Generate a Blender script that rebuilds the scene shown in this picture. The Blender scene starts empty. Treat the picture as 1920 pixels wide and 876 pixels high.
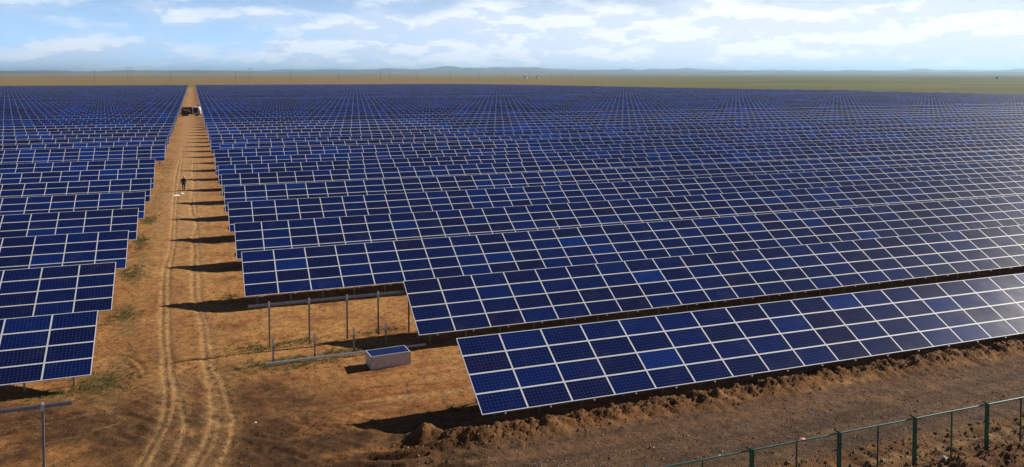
import bpy, math, random
import numpy as np
from mathutils import Vector, Matrix
R = math.radians
S = bpy.context.scene
col = S.collection

# ------------------------------------------------------------------ camera
cd = bpy.data.cameras.new('camera'); cam = bpy.data.objects.new('camera', cd); col.objects.link(cam)
S.camera = cam
cam.location = (0, 0, 14.23)
cam.rotation_euler = (math.pi / 2 - 0.0404, 0, -0.3658)
cd.sensor_width = 36; cd.lens = 1563.4 / 1920 * 36
cd.shift_y = -(438 - 201.3) / 1920
cd.clip_start = .5; cd.clip_end = 120000
# ------------------------------------------------------------------ world and sun
SUN_EL, SUN_AZ = R(29), R(8)          # azimuth from +x towards +y
W = bpy.data.worlds.new('World'); S.world = W; W.use_nodes = True
wt = W.node_tree; wt.nodes.clear()
def N(t, kind, **kw):
    n = t.nodes.new(kind)
    for k, v in kw.items(): setattr(n, k, v)
    return n
def setin(t, n, idx, v):
    if isinstance(v, bpy.types.NodeSocket): t.links.new(v, n.inputs[idx])
    else: n.inputs[idx].default_value = v
def M(t, op, a, b=0.0, c=None, clamp=False):
    n = N(t, 'ShaderNodeMath', operation=op, use_clamp=clamp)
    setin(t, n, 0, a); setin(t, n, 1, b)
    if c is not None: setin(t, n, 2, c)
    return n.outputs[0]
def MIX(t, f, a, b, blend='MIX'):
    n = N(t, 'ShaderNodeMix', data_type='RGBA', blend_type=blend)
    setin(t, n, 0, f); setin(t, n, 6, a); setin(t, n, 7, b)
    return n.outputs[2]
def MR(t, v, a, b, c=0.0, d=1.0, smooth=True):
    n = N(t, 'ShaderNodeMapRange', interpolation_type='SMOOTHSTEP' if smooth else 'LINEAR')
    for i, x in enumerate((v, a, b, c, d)): setin(t, n, i, x)
    return n.outputs[0]
def NOISE(t, vec, scale, detail=4, rough=.5, dist=0.0):
    n = N(t, 'ShaderNodeTexNoise'); t.links.new(vec, n.inputs['Vector'])
    n.inputs['Scale'].default_value = scale; n.inputs['Detail'].default_value = detail
    n.inputs['Roughness'].default_value = rough; n.inputs['Distortion'].default_value = dist
    return n.outputs['Fac']
def XYZ(t, x, y, z):
    n = N(t, 'ShaderNodeCombineXYZ')
    for i, v in enumerate((x, y, z)): setin(t, n, i, v)
    return n.outputs[0]
def rgb(r, g, b): return (r, g, b, 1)

SKY = 0.05
sky = N(wt, 'ShaderNodeTexSky', sky_type='NISHITA', sun_disc=False)
sky.sun_elevation = SUN_EL; sky.sun_rotation = math.pi / 2 - SUN_AZ
sky.altitude = 400; sky.air_density = .3; sky.dust_density = .15; sky.ozone_density = 1.6
tc = N(wt, 'ShaderNodeTexCoord').outputs['Generated']
sp = N(wt, 'ShaderNodeSeparateXYZ'); wt.links.new(tc, sp.inputs[0])
az = M(wt, 'ARCTAN2', sp.outputs[0], sp.outputs[1]); el = sp.outputs[2]
elp = M(wt, 'MAXIMUM', el, 0.0)
cvec = XYZ(wt, az, M(wt, 'MULTIPLY', elp, 2.9), 3.7)
n1 = NOISE(wt, cvec, 12.5, 9, .60, .0)
n2 = NOISE(wt, XYZ(wt, az, M(wt, 'MULTIPLY', elp, 3.6), 9.1), 4.4, 3, .5, .1)
azf = MR(wt, az, -.05, .70)                   # cloudier to the right
cov = M(wt, 'ADD', M(wt, 'MULTIPLY', n1, .55), M(wt, 'MULTIPLY', n2, .45))
cov = M(wt, 'ADD', cov, M(wt, 'MULTIPLY', azf, .085))
cov = M(wt, 'ADD', cov, M(wt, 'MULTIPLY', MR(wt, el, .046, .030), .085))       # low bank
cov = M(wt, 'ADD', cov, M(wt, 'MULTIPLY', M(wt, 'MULTIPLY', MR(wt, el, .045, .056), MR(wt, el, .082, .066)), .05))
cm = MR(wt, cov, .455, .63)
cm = M(wt, 'MULTIPLY', cm, MR(wt, el, .26, .10, .04, .88))
n3 = NOISE(wt, XYZ(wt, az, M(wt, 'ADD', M(wt, 'MULTIPLY', elp, 2.9), .032), 3.7), 12.5, 9, .60, .0)
lit = MR(wt, M(wt, 'SUBTRACT', n1, n3), -.03, .06)
lit = M(wt, 'ADD', M(wt, 'MULTIPLY', lit, M(wt, 'ADD', .62, M(wt, 'MULTIPLY', azf, -.1))), M(wt, 'MULTIPLY', azf, .5), clamp=True)
ccol = MIX(wt, lit, rgb(9.2, 11.0, 14.2), rgb(15.6, 16.0, 16.8))
hz = MR(wt, el, .19, -.005, 0, .97)           # pale air towards the horizon
hcol = MIX(wt, azf, rgb(8.2, 12.6, 18.2), rgb(14.6, 16.0, 17.6))
tint = MIX(wt, MR(wt, az, .9, -.2, .0, 1.0), rgb(1, 1, 1), rgb(.80, .98, 1.18))
skyc = MIX(wt, 1.0, sky.outputs[0], tint, 'MULTIPLY')
skyc = MIX(wt, hz, skyc, hcol)
skyc = MIX(wt, cm, skyc, ccol)
bg = N(wt, 'ShaderNodeBackground'); wt.links.new(skyc, bg.inputs[0]); bg.inputs[1].default_value = SKY
wo = N(wt, 'ShaderNodeOutputWorld'); wt.links.new(bg.outputs[0], wo.inputs[0])

sl = bpy.data.lights.new('sun', 'SUN'); sl.energy = 5.0; sl.angle = R(.5); sl.color = (1, .93, .82)
sun = bpy.data.objects.new('sun', sl); col.objects.link(sun)
sdir = Vector((math.cos(SUN_EL) * math.cos(SUN_AZ), math.cos(SUN_EL) * math.sin(SUN_AZ), math.sin(SUN_EL)))
sun.rotation_euler = sdir.to_track_quat('Z', 'Y').to_euler(); sun.location = (50, -20, 60)
S.view_settings.view_transform = 'Standard'; S.view_settings.look = 'None'
S.view_settings.exposure = .5; S.view_settings.gamma = 1.0; S.view_settings.use_curve_mapping = False
S.render.engine = 'CYCLES'
S.cycles.volume_bounces = 2

# ------------------------------------------------------------------ helpers
def mat(name):
    m = bpy.data.materials.new(name); m.use_nodes = True
    t = m.node_tree; b = t.nodes['Principled BSDF']
    return m, t, b
def simple(name, c, rough=.6, metal=0.0, var=.0, vs=6.0, spec=.5):
    m, t, b = mat(name)
    b.inputs['Roughness'].default_value = rough; b.inputs['Metallic'].default_value = metal
    b.inputs['Specular IOR Level'].default_value = spec
    g = N(t, 'ShaderNodeTexCoord').outputs['Object']
    n = NOISE(t, g, vs, 5, .6)
    lo = tuple(x * (1 - var) for x in c) + (1,); hi = tuple(min(1, x * (1 + var)) for x in c) + (1,)
    t.links.new(MIX(t, MR(t, n, .3, .7), lo, hi), b.inputs['Base Color'])
    return m
def mesh(name, v, f, mats=(), mi=None, uv=None, smooth=False):
    me = bpy.data.meshes.new(name)
    me.from_pydata([tuple(p) for p in v], [], f)
    for m in mats: me.materials.append(m)
    if mi is not None: me.polygons.foreach_set('material_index', mi)
    if uv is not None:
        l = me.uv_layers.new(name='UVMap'); l.data.foreach_set('uv', np.array(uv, dtype=np.float32).ravel())
    if smooth: me.polygons.foreach_set('use_smooth', [True] * len(me.polygons))
    me.update(); return me
def link(name, me, parent=None, loc=(0, 0, 0), rot=(0, 0, 0)):
    o = bpy.data.objects.new(name, me); col.objects.link(o)
    o.location = loc; o.rotation_euler = rot
    if parent: o.parent = parent
    return o
def tag(o, label=None, cat=None, group=None, kind=None):
    if label: o['label'] = label
    if cat: o['category'] = cat
    if group: o['group'] = group
    if kind: o['kind'] = kind
    return o
class MB:
    def __init__(s): s.v = []; s.f = []
    def box(s, x0, x1, y0, y1, z0, z1, mtx=None):
        b = len(s.v)
        p = [Vector((x, y, z)) for z in (z0, z1) for y in (y0, y1) for x in (x0, x1)]
        if mtx is not None: p = [mtx @ q for q in p]
        s.v += [tuple(q) for q in p]
        s.f += [tuple(b + i for i in q) for q in ((0, 2, 3, 1), (4, 5, 7, 6), (0, 1, 5, 4), (2, 6, 7, 3), (0, 4, 6, 2), (1, 3, 7, 5))]
        return s
    def tube(s, a, b, ra, rb=None, n=8):
        rb = ra if rb is None else rb
        a = Vector(a); b = Vector(b); d = (b - a).normalized()
        u = d.orthogonal().normalized(); w = d.cross(u); k = len(s.v)
        for c, r in ((a, ra), (b, rb)):
            for i in range(n):
                t = 2 * math.pi * i / n
                s.v.append(tuple(c + (u * math.cos(t) + w * math.sin(t)) * r))
        for i in range(n):
            j = (i + 1) % n; s.f.append((k + i, k + j, k + n + j, k + n + i))
        s.f.append(tuple(k + n - 1 - i for i in range(n))); s.f.append(tuple(k + n + i for i in range(n)))
        return s
    def poly(s, pts, z0, z1, axis='y'):
        """extrude a polygon outline (given in x,z) between two y values"""
        k = len(s.v); n = len(pts)
        for y in (z0, z1):
            for p in pts: s.v.append((p[0], y, p[1]))
        for i in range(n):
            j = (i + 1) % n; s.f.append((k + i, k + n + i, k + n + j, k + j))
        s.f.append(tuple(k + i for i in range(n))); s.f.append(tuple(k + 2 * n - 1 - i for i in range(n)))
        return s
    def me(s, name, m, smooth=False): return mesh(name, s.v, s.f, [m], smooth=smooth)
    def build(s, name, m, parent=None, loc=(0, 0, 0), rot=(0, 0, 0)): return link(name, s.me(name, m), parent, loc, rot)
def empty(name, loc, rz=0.0):
    o = bpy.data.objects.new(name, None); col.objects.link(o); o.location = loc; o.rotation_euler = (0, 0, rz)
    o.empty_display_size = .2; return o
random.seed(4); rng = np.random.default_rng(7)
def _h(ix, iy, s):
    n = (ix.astype(np.int64) * 374761393 + iy.astype(np.int64) * 668265263 + s * 982451653) & 0xFFFFFFFF
    n = ((n ^ (n >> 13)) * 1274126177) & 0xFFFFFFFF
    return ((n ^ (n >> 16)) & 0xFFFF) / 65535.0
def vn(x, y, s=0):
    ix = np.floor(x); iy = np.floor(y); fx = x - ix; fy = y - iy
    fx = fx * fx * fx * (fx * (fx * 6 - 15) + 10); fy = fy * fy * fy * (fy * (fy * 6 - 15) + 10)
    a = _h(ix, iy, s); b = _h(ix + 1, iy, s); c = _h(ix, iy + 1, s); d = _h(ix + 1, iy + 1, s)
    return (a + (b - a) * fx) * (1 - fy) + (c + (d - c) * fx) * fy
def fbm(x, y, s=0, o=4, g=.5):
    r = 0; a = 1; t = 0
    for i in range(o): r = r + a * (vn(x * 2 ** i, y * 2 ** i, s + i) - .5); t += a; a *= g
    return r / t * 2
def sst(x, a, b): t = np.clip((x - a) / (b - a), 0, 1); return t * t * (3 - 2 * t)

# ------------------------------------------------------------------ ground
GY = [0, 45, 55.6, 66, 76, 87, 97, 108, 119, 130, 140, 151, 162, 173, 184, 195, 205, 216, 227, 300, 420, 1000, 1e6]
GZ = [0, 0, .05, .15, .22, .28, .3, .27, .24, .25, .2, .15, .17, .16, .14, .08, .04, 0, -.04, -.1, -.25, -.3, -.3]
def row_z(y): return np.interp(y, GY, GZ)
TR = {  # wheel tracks on the dirt road, ground coordinates
 'La': ([(-2.0, 900), (-2.1, 400), (-2.3, 230), (-2.1, 163.5), (-2.21, 139.7), (-2.3, 122), (-2.2, 105.8), (-2.04, 91.6), (-1.93, 79.4), (-1.88, 70), (-2.11, 64.7), (-1.91, 53.5), (-1.54, 44.1), (-1.28, 39.6), (-1.44, 36), (-2.01, 32.7), (-3.2, 28.5), (-6, 24)], 1.0),
 'Lb': ([(-1.6, 900), (-1.7, 400), (-1.85, 230), (-1.82, 163.4), (-1.8, 140), (-1.75, 121.7), (-1.85, 105.6), (-1.73, 91.4), (-1.62, 79.3), (-1.61, 70), (-1.72, 64.5), (-1.52, 53.3), (-1.24, 44.6), (-.88, 39.4), (-1.09, 36.3), (-1.7, 32.5), (-2.9, 28.5), (-5, 24)], .9),
 'Lc': ([(-1.2, 42.9), (-.69, 38.3), (-.51, 35.2), (-.96, 32.3), (-2, 28)], .9),
 'Ra': ([(0, 900), (0, 400), (-.05, 230), (-.02, 147.5), (-.12, 127.6), (0, 116.3), (-.14, 105), (-.31, 96.5), (-.25, 89.1), (.17, 82.4), (-.16, 75.9), (-.09, 70.2), (-.17, 62.4), (-.09, 55.5), (.27, 50.3), (.37, 44.8), (.45, 41.6), (.6, 37.8), (.42, 34.8), (-.22, 32), (-1.4, 28)], 1.0),
 'Rc': ([(.3, 230), (.3, 147), (.2, 116), (.1, 96), (.2, 76), (.25, 62), (.3, 55), (.55, 50), (.7, 46), (.86, 42)], .7),
 'Rb': ([(.41, 44), (.99, 41.4), (1.25, 37.5), (1.33, 35), (.79, 31.8), (-.3, 28)], .9),
 'Rd': ([(.45, 43), (.72, 40), (.85, 37.4), (.7, 34.5), (.15, 32), (-1, 28)], .6),
 'X1': ([(.28, 41.7), (-.42, 39.8), (-1.52, 38.3), (-3.17, 36.9), (-5.24, 35.9), (-10, 34.8)], .45),
 'X2': ([(-.48, 42.9), (-1.45, 40.9), (-2.46, 39.4), (-4, 38.4), (-6.27, 37.9), (-12, 37.5)], .45),
 'X3': ([(-.9, 55), (-.7, 52.2), (-.1, 50.5)], .5),
}
def smooth_line(p, n=6):
    p = [Vector((a, b, 0)) for a, b in p]; q = [p[0]] + p + [p[-1]]; o = []
    for i in range(1, len(q) - 2):
        for k in range(n):
            t = k / n; a, b, c, d = q[i - 1], q[i], q[i + 1], q[i + 2]
            o.append(.5 * ((2 * b) + (c - a) * t + (2 * a - 5 * b + 4 * c - d) * t * t + (3 * b - a - 3 * c + d) * t ** 3))
    o.append(p[-1]); return [(v.x, v.y) for v in o]
def berm_y(x): return 30.35 + .28 * (vn(x / 4.0, x * 0 + .5, 31) - .5) * 2 + .12 * (vn(x / 1.3, x * 0 + .5, 32) - .5)
def relief(x, y, tr):
    """local height, detailed part"""
    h = .04 * fbm(x / 2.2, y / 2.2, 1, 4) + .03 * fbm(x / .45, y / .45, 9, 3)
    ch = sst(-y, -44, -36) * sst(-x, -9, -5) * sst(vn(x / 2.6, y / 2.6, 111), .35, .7)
    h = h + ch * .075 * fbm((x * .8 + y * .6) / .28, (y * .8 - x * .6) / 1.3, 112, 3, .6)
    h = h - .05 * tr
    b = np.exp(-((y - berm_y(x)) / .62) ** 2) * sst(x, 6.8, 9.6)
    h = h + b * (.42 + .26 * fbm(x / .7, y / .6, 40, 5, .66)) + b * .20 * fbm(x / .26, y / .26, 44, 3, .65)
    b2 = np.exp(-((y - berm_y(x) + 1.0) / .5) ** 2) * sst(x, 6.8, 9.6)
    h = h + b2 * .12 * np.maximum(0, fbm(x / .5, y / .4, 47, 4, .6))
    d = np.hypot((x - 8.3) / .95, (y - 31.2) / .7)
    h = h + .52 * np.clip(1 - d / 1.05, 0, 1) ** 1.2 * (1 + .35 * fbm(x / .4, y / .4, 50, 3))
    # churned ruts at the mouth of the perimeter road
    ru = sst(x, 3.2, 6) * sst(-x, -11, -8.5) * sst(y, 26.5, 28) * sst(-y, -31.4, -30.2)
    w = (y + .12 * x + .3 * fbm(x / 2.5, y / 2.5, 60, 2))
    h = h + ru * (.11 * np.sin(w * 7.5) * (.5 + vn(x / 1.2, y / .6, 61)) + .09 * fbm(x / .8, y / .25, 62, 3))
    # rough spoil along the fence
    rf = sst(-y, -24.6, -23.7) * sst(x, 7, 11) * sst(y, 14, 17)
    h = h + rf * (.17 * fbm(x / .9, y / .8, 70, 5, .62) + .08 * fbm(x / .25, y / .22, 74, 3, .6) - .12)
    h = h + rf * .32 * np.exp(-((y - 22.0 - .3 * fbm(x / 2.0, x * 0, 76, 2)) / .45) ** 2) * (1 + .8 * fbm(x / .5, y / .5, 77, 4))
    # chevrons of tyre lugs in the damp soil
    lug = sst(x, 1.5, 2.2) * sst(-x, -5.2, -4.4) * sst(y, 31, 32) * sst(-y, -36.5, -35)
    h = h + lug * .045 * fbm((x + y) / 1.2, (x - y) / .22, 80, 3)
    return h
def grid_axis(segs):
    out = [segs[0][0]]
    for a, b, st in segs:
        n = max(1, int(round((b - a) / st))); out += list(np.linspace(a, b, n + 1)[1:])
    return out
def geo(a, b, r):
    o = [a]; s = abs(a) * .02 + 4
    while abs(o[-1]) < abs(b): o.append(o[-1] + math.copysign(s, b)); s *= r
    return o[1:]
xs = sorted(set([-x for x in geo(10, 60000, 1.25)] + grid_axis([(-10, 50, .1)]) + geo(50, 60000, 1.18)))
ys = sorted(set([-y for y in geo(10, 3000, 1.4)] + grid_axis([(-10, 18, 4), (18, 20, .3), (20, 47, .1), (47, 75, .22), (75, 140, .7), (140, 420, 4), (420, 1200, 20)]) + geo(1200, 60000, 1.15)))
xs = np.array(xs); ys = np.array(ys)
X, Y = np.meshgrid(xs, ys); X = X.ravel(); Y = Y.ravel()
# distance to the wheel tracks
tr = np.zeros_like(X)
near = np.where((X > -12) & (X < 6) & (Y > 18) & (Y < 950))[0]
xn, yn = X[near], Y[near]
tn = np.zeros_like(xn); tww = np.zeros_like(xn)
wob = .05 * fbm(xn / .9, yn / 3.0, 90, 3)
for k, (pts, wgt) in TR.items():
    p = smooth_line(pts)
    best = np.full_like(xn, 9.0)
    for (ax, ay), (bx, by) in zip(p[:-1], p[1:]):
        lo, hi = min(ay, by) - 1.5, max(ay, by) + 1.5
        m = (yn > lo) & (yn < hi)
        if not m.any(): continue
        px, py = xn[m] + wob[m], yn[m]
        dx, dy = bx - ax, by - ay; L2 = dx * dx + dy * dy + 1e-9
        t = np.clip(((px - ax) * dx + (py - ay) * dy) / L2, 0, 1)
        d = np.hypot(px - ax - t * dx, py - ay - t * dy)
        best[m] = np.minimum(best[m], d)
    wd = .095 if k[0] != 'X' else .06
    if k in ('Ra', 'Rc'): wd = .14
    tn = np.maximum(tn, wgt * np.exp(-(best / wd) ** 2))
    if k[0] != 'X': tww = np.maximum(tww, np.exp(-(best / .42) ** 2))
tr[near] = tn
trw = np.zeros_like(X); trw[near] = tww
# darker arcs pressed by turning machines
ARC = [[(-4.47, 45.79), (-3.64, 45.97), (-2.75, 44.71), (-2.27, 42.64)], [(-4.14, 44.76), (-3.37, 44.62), (-2.83, 43.46), (-2.51, 41.99)], [(-4.09, 48.58), (-3.29, 48.18), (-2.62, 47.82)],
       [(-9, 38.7), (-7.54, 38.67), (-6.0, 38.63), (-4.61, 38.5)], [(-8, 36.2), (-6.73, 36.26), (-5.47, 36.28), (-4.17, 36.29)],
       [(6.7, 33.44), (4.99, 33.55), (3.44, 34.7)], [(7.66, 31.87), (6.34, 32.7), (5.48, 33.91)], [(9.48, 29.27), (7.7, 30.34), (6.13, 31.64)], [(8.83, 28.52), (7.08, 29.47), (5.19, 30.93)],
       [(5.24, 35.16), (7.22, 35.96), (9.57, 35.71)], [(5.03, 36.81), (7.43, 37.01), (10.28, 36.46)], [(12, 27.9), (9, 28.2), (6, 29.3), (3.5, 31.2)], [(14, 27.2), (9, 27.4), (5, 28.6), (2.5, 30.4)]]
dk = np.zeros_like(X); zd = np.zeros_like(X); mk = np.where((X > -10) & (X < 11) & (Y > 27) & (Y < 49))[0]
for pts in ARC:
    p = smooth_line(pts); xm_, ym_ = X[mk] + .08 * fbm(X[mk] / .7, Y[mk] / .7, 120, 3), Y[mk]; best = np.full(len(mk), 9.0)
    for (ax, ay), (bx, by) in zip(p[:-1], p[1:]):
        dx, dy = bx - ax, by - ay; t = np.clip(((xm_ - ax) * dx + (ym_ - ay) * dy) / (dx * dx + dy * dy + 1e-9), 0, 1)
        best = np.minimum(best, np.hypot(xm_ - ax - t * dx, ym_ - ay - t * dy))
    dk[mk] = np.maximum(dk[mk], np.exp(-(best / .085) ** 2) * (.55 + .6 * vn(X[mk] / .25, Y[mk] / .25, 121)))
    zd[mk] -= .028 * np.exp(-(best / .10) ** 2) - .02 * np.exp(-((best - .2) / .09) ** 2)
dk = np.clip(dk, 0, 1)
nearm = sst(-np.hypot(X - 15, (Y - 35)), -160, -90)
Z = row_z(Y) + relief(X, Y, tr) * nearm + zd
farR = sst(Y, 1000, 3000)
Z = Z + farR * 3.0 * fbm(X / 2500, Y / 2500, 5, 3)
# soil colours (albedo)
def C(*c): return np.array(c)[None, :]
def lerp(a, b, f): return a + (b - a) * f[:, None]
big = fbm(X / 9, Y / 9, 11, 4); med = fbm(X / 2.0, Y / 1.4, 13, 4); fin = fbm(X / .5, Y / .4, 17, 3)
soil = np.repeat(C(.36, .155, .054), len(X), 0)
soil = lerp(soil, C(.47, .24, .085), np.clip(.45 + 1.1 * big + .7 * med, 0, 1))
soil = lerp(soil, C(.22, .09, .032), np.clip(-.05 - 1.3 * med + .7 * fin, 0, 1) * .8)
streak = fbm(X / 3.5, Y / .45, 19, 4)
soil = lerp(soil, C(.47, .28, .12), np.clip(streak * 1.3 - .1, 0, 1) * sst(X, 3, 5) * sst(-Y, -44, -42) * .8)
# damp brown earth where the roads meet and along the corridor's left side
dark = sst(-Y, -43.5, -37) * sst(-X, -8.5, -2.5 + 0 * X) * .95
dark = np.maximum(dark, sst(-Y, -35.5, -32) * sst(-X, -14, -6))
dark = np.clip(dark + 1.1 * fbm(X / 2.4, Y / 1.4, 23, 5) * dark, 0, 1) * sst(Y, -50, 5)
soil = lerp(soil, C(.085, .043, .020), dark * .97)
mid_ = sst(-Y, -54, -42) * sst(Y, 36, 42) * sst(-X, -3.5, -1) * sst(X, -5, -3)
soil = lerp(soil, C(.20, .10, .042), np.clip(mid_ * (.55 + .8 * fbm(X / 1.6, Y / 2.5, 98, 4)), 0, 1))
verge = np.exp(-((X + 3.6) / .8) ** 2) * sst(Y, 30, 40) * sst(-Y, -240, -150)
soil = lerp(soil, C(.27, .17, .07), np.clip(verge * (.45 + fbm(X / 1.2, Y / 3, 27, 3)), 0, 1) * .7)
road = sst(-Y, -29.9, -29.2) * sst(X, 5, 10) * sst(Y, 24.0, 24.7)
rc = lerp(np.repeat(C(.15, .086, .048), len(X), 0), C(.095, .056, .034), np.clip(.5 + 1.6 * fbm(X / 6, (Y - .02 * X) / .5, 29, 4), 0, 1))
rc = lerp(rc, C(.17, .092, .048), np.exp(-((Y - 28.6 + .3 * fbm(X / 3, X * 0, 30, 2)) / .55) ** 2) * .8)
soil = soil + (rc - soil) * road[:, None]
bz = np.exp(-((Y - berm_y(X) + .1) / .8) ** 2) * sst(X, 6.8, 9)
soil = lerp(soil, C(.145, .068, .029), bz * .85)
fz = sst(-Y, -24.7, -24.0) * sst(X, 4, 9)
soil = lerp(soil, C(.11, .058, .030), fz * (.75 + .2 * np.clip(fin, -1, 1)))
ln = np.exp(-((Y - 22.9 - .02 * X + .1 * fbm(X / 2, X * 0, 33, 2)) / .16) ** 2) * fz
soil = lerp(soil, C(.32, .2, .1), ln * .7)
GP = [(4.4, 41.8, 2.4, .8), (2.8, 44.6, 1.2, .5), (7.2, 42.4, 1.2, .5), (5.2, 44.9, .9, .35), (9.6, 45.2, 1.0, .3), (-4.1, 42.2, 1.0, 1.3), (-5.6, 41.5, 1.6, .5), (-4.0, 53.5, .7, 1.5), (-4.2, 64, .6, 2.0), (-4.25, 75.5, .5, 2.5), (10.1, 33.4, .5, .25), (-1.95, 31.9, .35, .2), (-4.1, 86, .5, 2), (2.2, 55.4, .5, .6)]
veg = np.zeros_like(X)
for gx, gy, rx, ry in GP: veg = np.maximum(veg, np.exp(-(((X - gx) / rx) ** 2 + ((Y - gy) / ry) ** 2)))
veg = np.clip(veg * (.75 + 1.1 * fbm(X / .6, Y / .6, 35, 3)), 0, 1) * nearm
soil = lerp(soil, C(.17, .14, .05), veg * .75)
trc = np.clip(tr * (.95 + .7 * fin + .5 * fbm(X / .12, Y / 1.5, 95, 2)), 0, 1)
hal = trw * np.clip(.65 + .9 * fbm(X / .5, Y / 4, 96, 3), 0, 1)
soil = lerp(soil, C(.44, .26, .115), hal * .6)
td = sst(-Y, -46, -38) * sst(-X, -7, -3) * np.clip(fbm((X * .85 + Y * .5) / .22, (Y * .85 - X * .5) / 2.6, 97, 3) * 1.6, 0, 1)
soil = lerp(soil, C(.10, .046, .02), td * .6)
soil = lerp(soil, C(.10, .048, .022), dk * .55)
soil = lerp(soil, C(.40, .235, .105), trc * .75)
# corridor between the wheels is a little paler far away
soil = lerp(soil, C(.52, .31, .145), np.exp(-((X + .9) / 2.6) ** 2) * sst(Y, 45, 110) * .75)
FX = [(0, 460), (338, 440), (461, 434), (585, 384), (841, 323), (950, 262), (1200, 200)]
def far_x(y): return np.interp(y, [a for a, b in FX], [b for a, b in FX])
step = np.maximum(sst(Y, 935, 955), sst(X - far_x(Y), 4, 16))
ground_attr = np.concatenate([soil, step[:, None]], 1).astype(np.float32)
nx, ny = len(xs), len(ys)
ii = (np.arange(ny - 1)[:, None] * nx + np.arange(nx - 1)[None, :]).ravel()
quads = np.stack([ii, ii + 1, ii + 1 + nx, ii + nx], 1).astype(np.int32)
gm = bpy.data.meshes.new('ground')
gm.vertices.add(len(X)); gm.vertices.foreach_set('co', np.stack([X, Y, Z], 1).astype(np.float32).ravel())
gm.loops.add(quads.size); gm.loops.foreach_set('vertex_index', quads.ravel())
gm.polygons.add(len(quads)); gm.polygons.foreach_set('loop_start', np.arange(0, quads.size, 4, dtype=np.int32))
gm.update(calc_edges=True)
gm.polygons.foreach_set('use_smooth', [True] * len(quads))
at = gm.attributes.new('soil', 'FLOAT_COLOR', 'POINT'); at.data.foreach_set('color', ground_attr.ravel())
m, t, b = mat('earth')
a = N(t, 'ShaderNodeAttribute', attribute_name='soil')
pos = N(t, 'ShaderNodeNewGeometry').outputs['Position']
f1 = NOISE(t, pos, 2.6, 8, .62); f2 = NOISE(t, pos, 14, 6, .68)
var = M(t, 'ADD', M(t, 'MULTIPLY', f1, .9), M(t, 'MULTIPLY', f2, 1.1))      # about 1.0 in the middle
c = MIX(t, MR(t, var, .74, 1.26, 0, 1), rgb(.44, .41, .38), rgb(1.14, 1.13, 1.10))
ec = MIX(t, 1.0, a.outputs['Color'], c, 'MULTIPLY')
dust = M(t, 'MULTIPLY', MR(t, NOISE(t, pos, .55, 5, .6), .54, .7), .45)
ec = MIX(t, dust, ec, rgb(.25, .125, .046))
# open steppe beyond the solar field
mp = N(t, 'ShaderNodeMapping'); t.links.new(pos, mp.inputs[0]); mp.inputs['Scale'].default_value = (.0009, .0034, 1)
s1 = NOISE(t, mp.outputs[0], 1.0, 5, .55, .3)
mp2 = N(t, 'ShaderNodeMapping'); t.links.new(pos, mp2.inputs[0]); mp2.inputs['Scale'].default_value = (.0006, .0012, 1)
s2 = NOISE(t, mp2.outputs[0], 1.0, 4, .5)
sx = N(t, 'ShaderNodeSeparateXYZ'); t.links.new(pos, sx.inputs[0])
right = MR(t, M(t, 'DIVIDE', sx.outputs[0], M(t, 'MAXIMUM', sx.outputs[1], 1)), .25, .8)
g1 = MIX(t, MR(t, s1, .45, .54), rgb(.25, .145, .062), rgb(.175, .155, .042))
g2 = MIX(t, MR(t, s1, .43, .57), rgb(.055, .082, .016), rgb(.13, .12, .03))
sc = MIX(t, M(t, 'ADD', M(t, 'MULTIPLY', right, .85), MR(t, s2, .54, .64, 0, .2), clamp=True), g1, g2)
t.links.new(MIX(t, a.outputs['Alpha'], ec, sc), b.inputs['Base Color'])
b.inputs['Roughness'].default_value = .95; b.inputs['Specular IOR Level'].default_value = .12
bp = N(t, 'ShaderNodeBump'); bp.inputs['Strength'].default_value = .8; bp.inputs['Distance'].default_value = .07
t.links.new(M(t, 'ADD', NOISE(t, pos, 5, 8, .65), M(t, 'MULTIPLY', NOISE(t, pos, 26, 4, .6), .4)), bp.inputs['Height'])
t.links.new(bp.outputs[0], b.inputs['Normal'])
gm.materials.append(m)
ground = link('ground', gm); tag(ground, kind='structure')
# quick height lookup near the camera
GRID = Z.reshape(ny, nx)
def hz_at(x, y):
    i = min(max(int(np.searchsorted(xs, x)) - 1, 0), nx - 2); j = min(max(int(np.searchsorted(ys, y)) - 1, 0), ny - 2)
    u = (x - xs[i]) / (xs[i + 1] - xs[i]); v = (y - ys[j]) / (ys[j + 1] - ys[j])
    g = GRID
    return float((g[j, i] * (1 - u) + g[j, i + 1] * u) * (1 - v) + (g[j + 1, i] * (1 - u) + g[j + 1, i + 1] * u) * v)

# ------------------------------------------------------------------ far hills
def hills(name, dist, azs, prof, depth, seed, c):
    """a range of hills: azs in radians from +y, prof = peak heights"""
    v = []; f = []; n = 260; mlv = 9
    a0, a1 = azs[0], azs[-1]
    for j in range(mlv):
        r = dist + depth * j / (mlv - 1); w = math.sin(math.pi * j / (mlv - 1)) ** .8 if j < mlv // 2 + 1 else math.cos(math.pi / 2 * (j - mlv // 2) / (mlv - 1 - mlv // 2))
        for i in range(n + 1):
            aa = a0 + (a1 - a0) * i / n
            hgt = np.interp(aa, azs, prof)
            nz = 1 + .55 * float(fbm(np.array([aa * 28.0]), np.array([r / 5000.0]), seed, 5))
            v.append((r * math.sin(aa), r * math.cos(aa), -2 + max(0, w) * hgt * nz))
    for j in range(mlv - 1):
        for i in range(n): k = j * (n + 1) + i; f.append((k, k + 1, k + n + 2, k + n + 1))
    mm = simple(name + '_soil', c, .95, 0, .25, .0006, .1)
    o = link(name, mesh(name, v, f, [mm], smooth=True)); tag(o, kind='structure')
hills('hills', 15000, [-.5, -.18, -.05, .06, .14, .2, .26, .32, .4, .5, .6, .7, .9, 1.3], [50, 52, 52, 62, 72, 85, 105, 112, 88, 72, 76, 68, 50, 42], 5000, 3, (.16, .13, .08))
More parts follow.
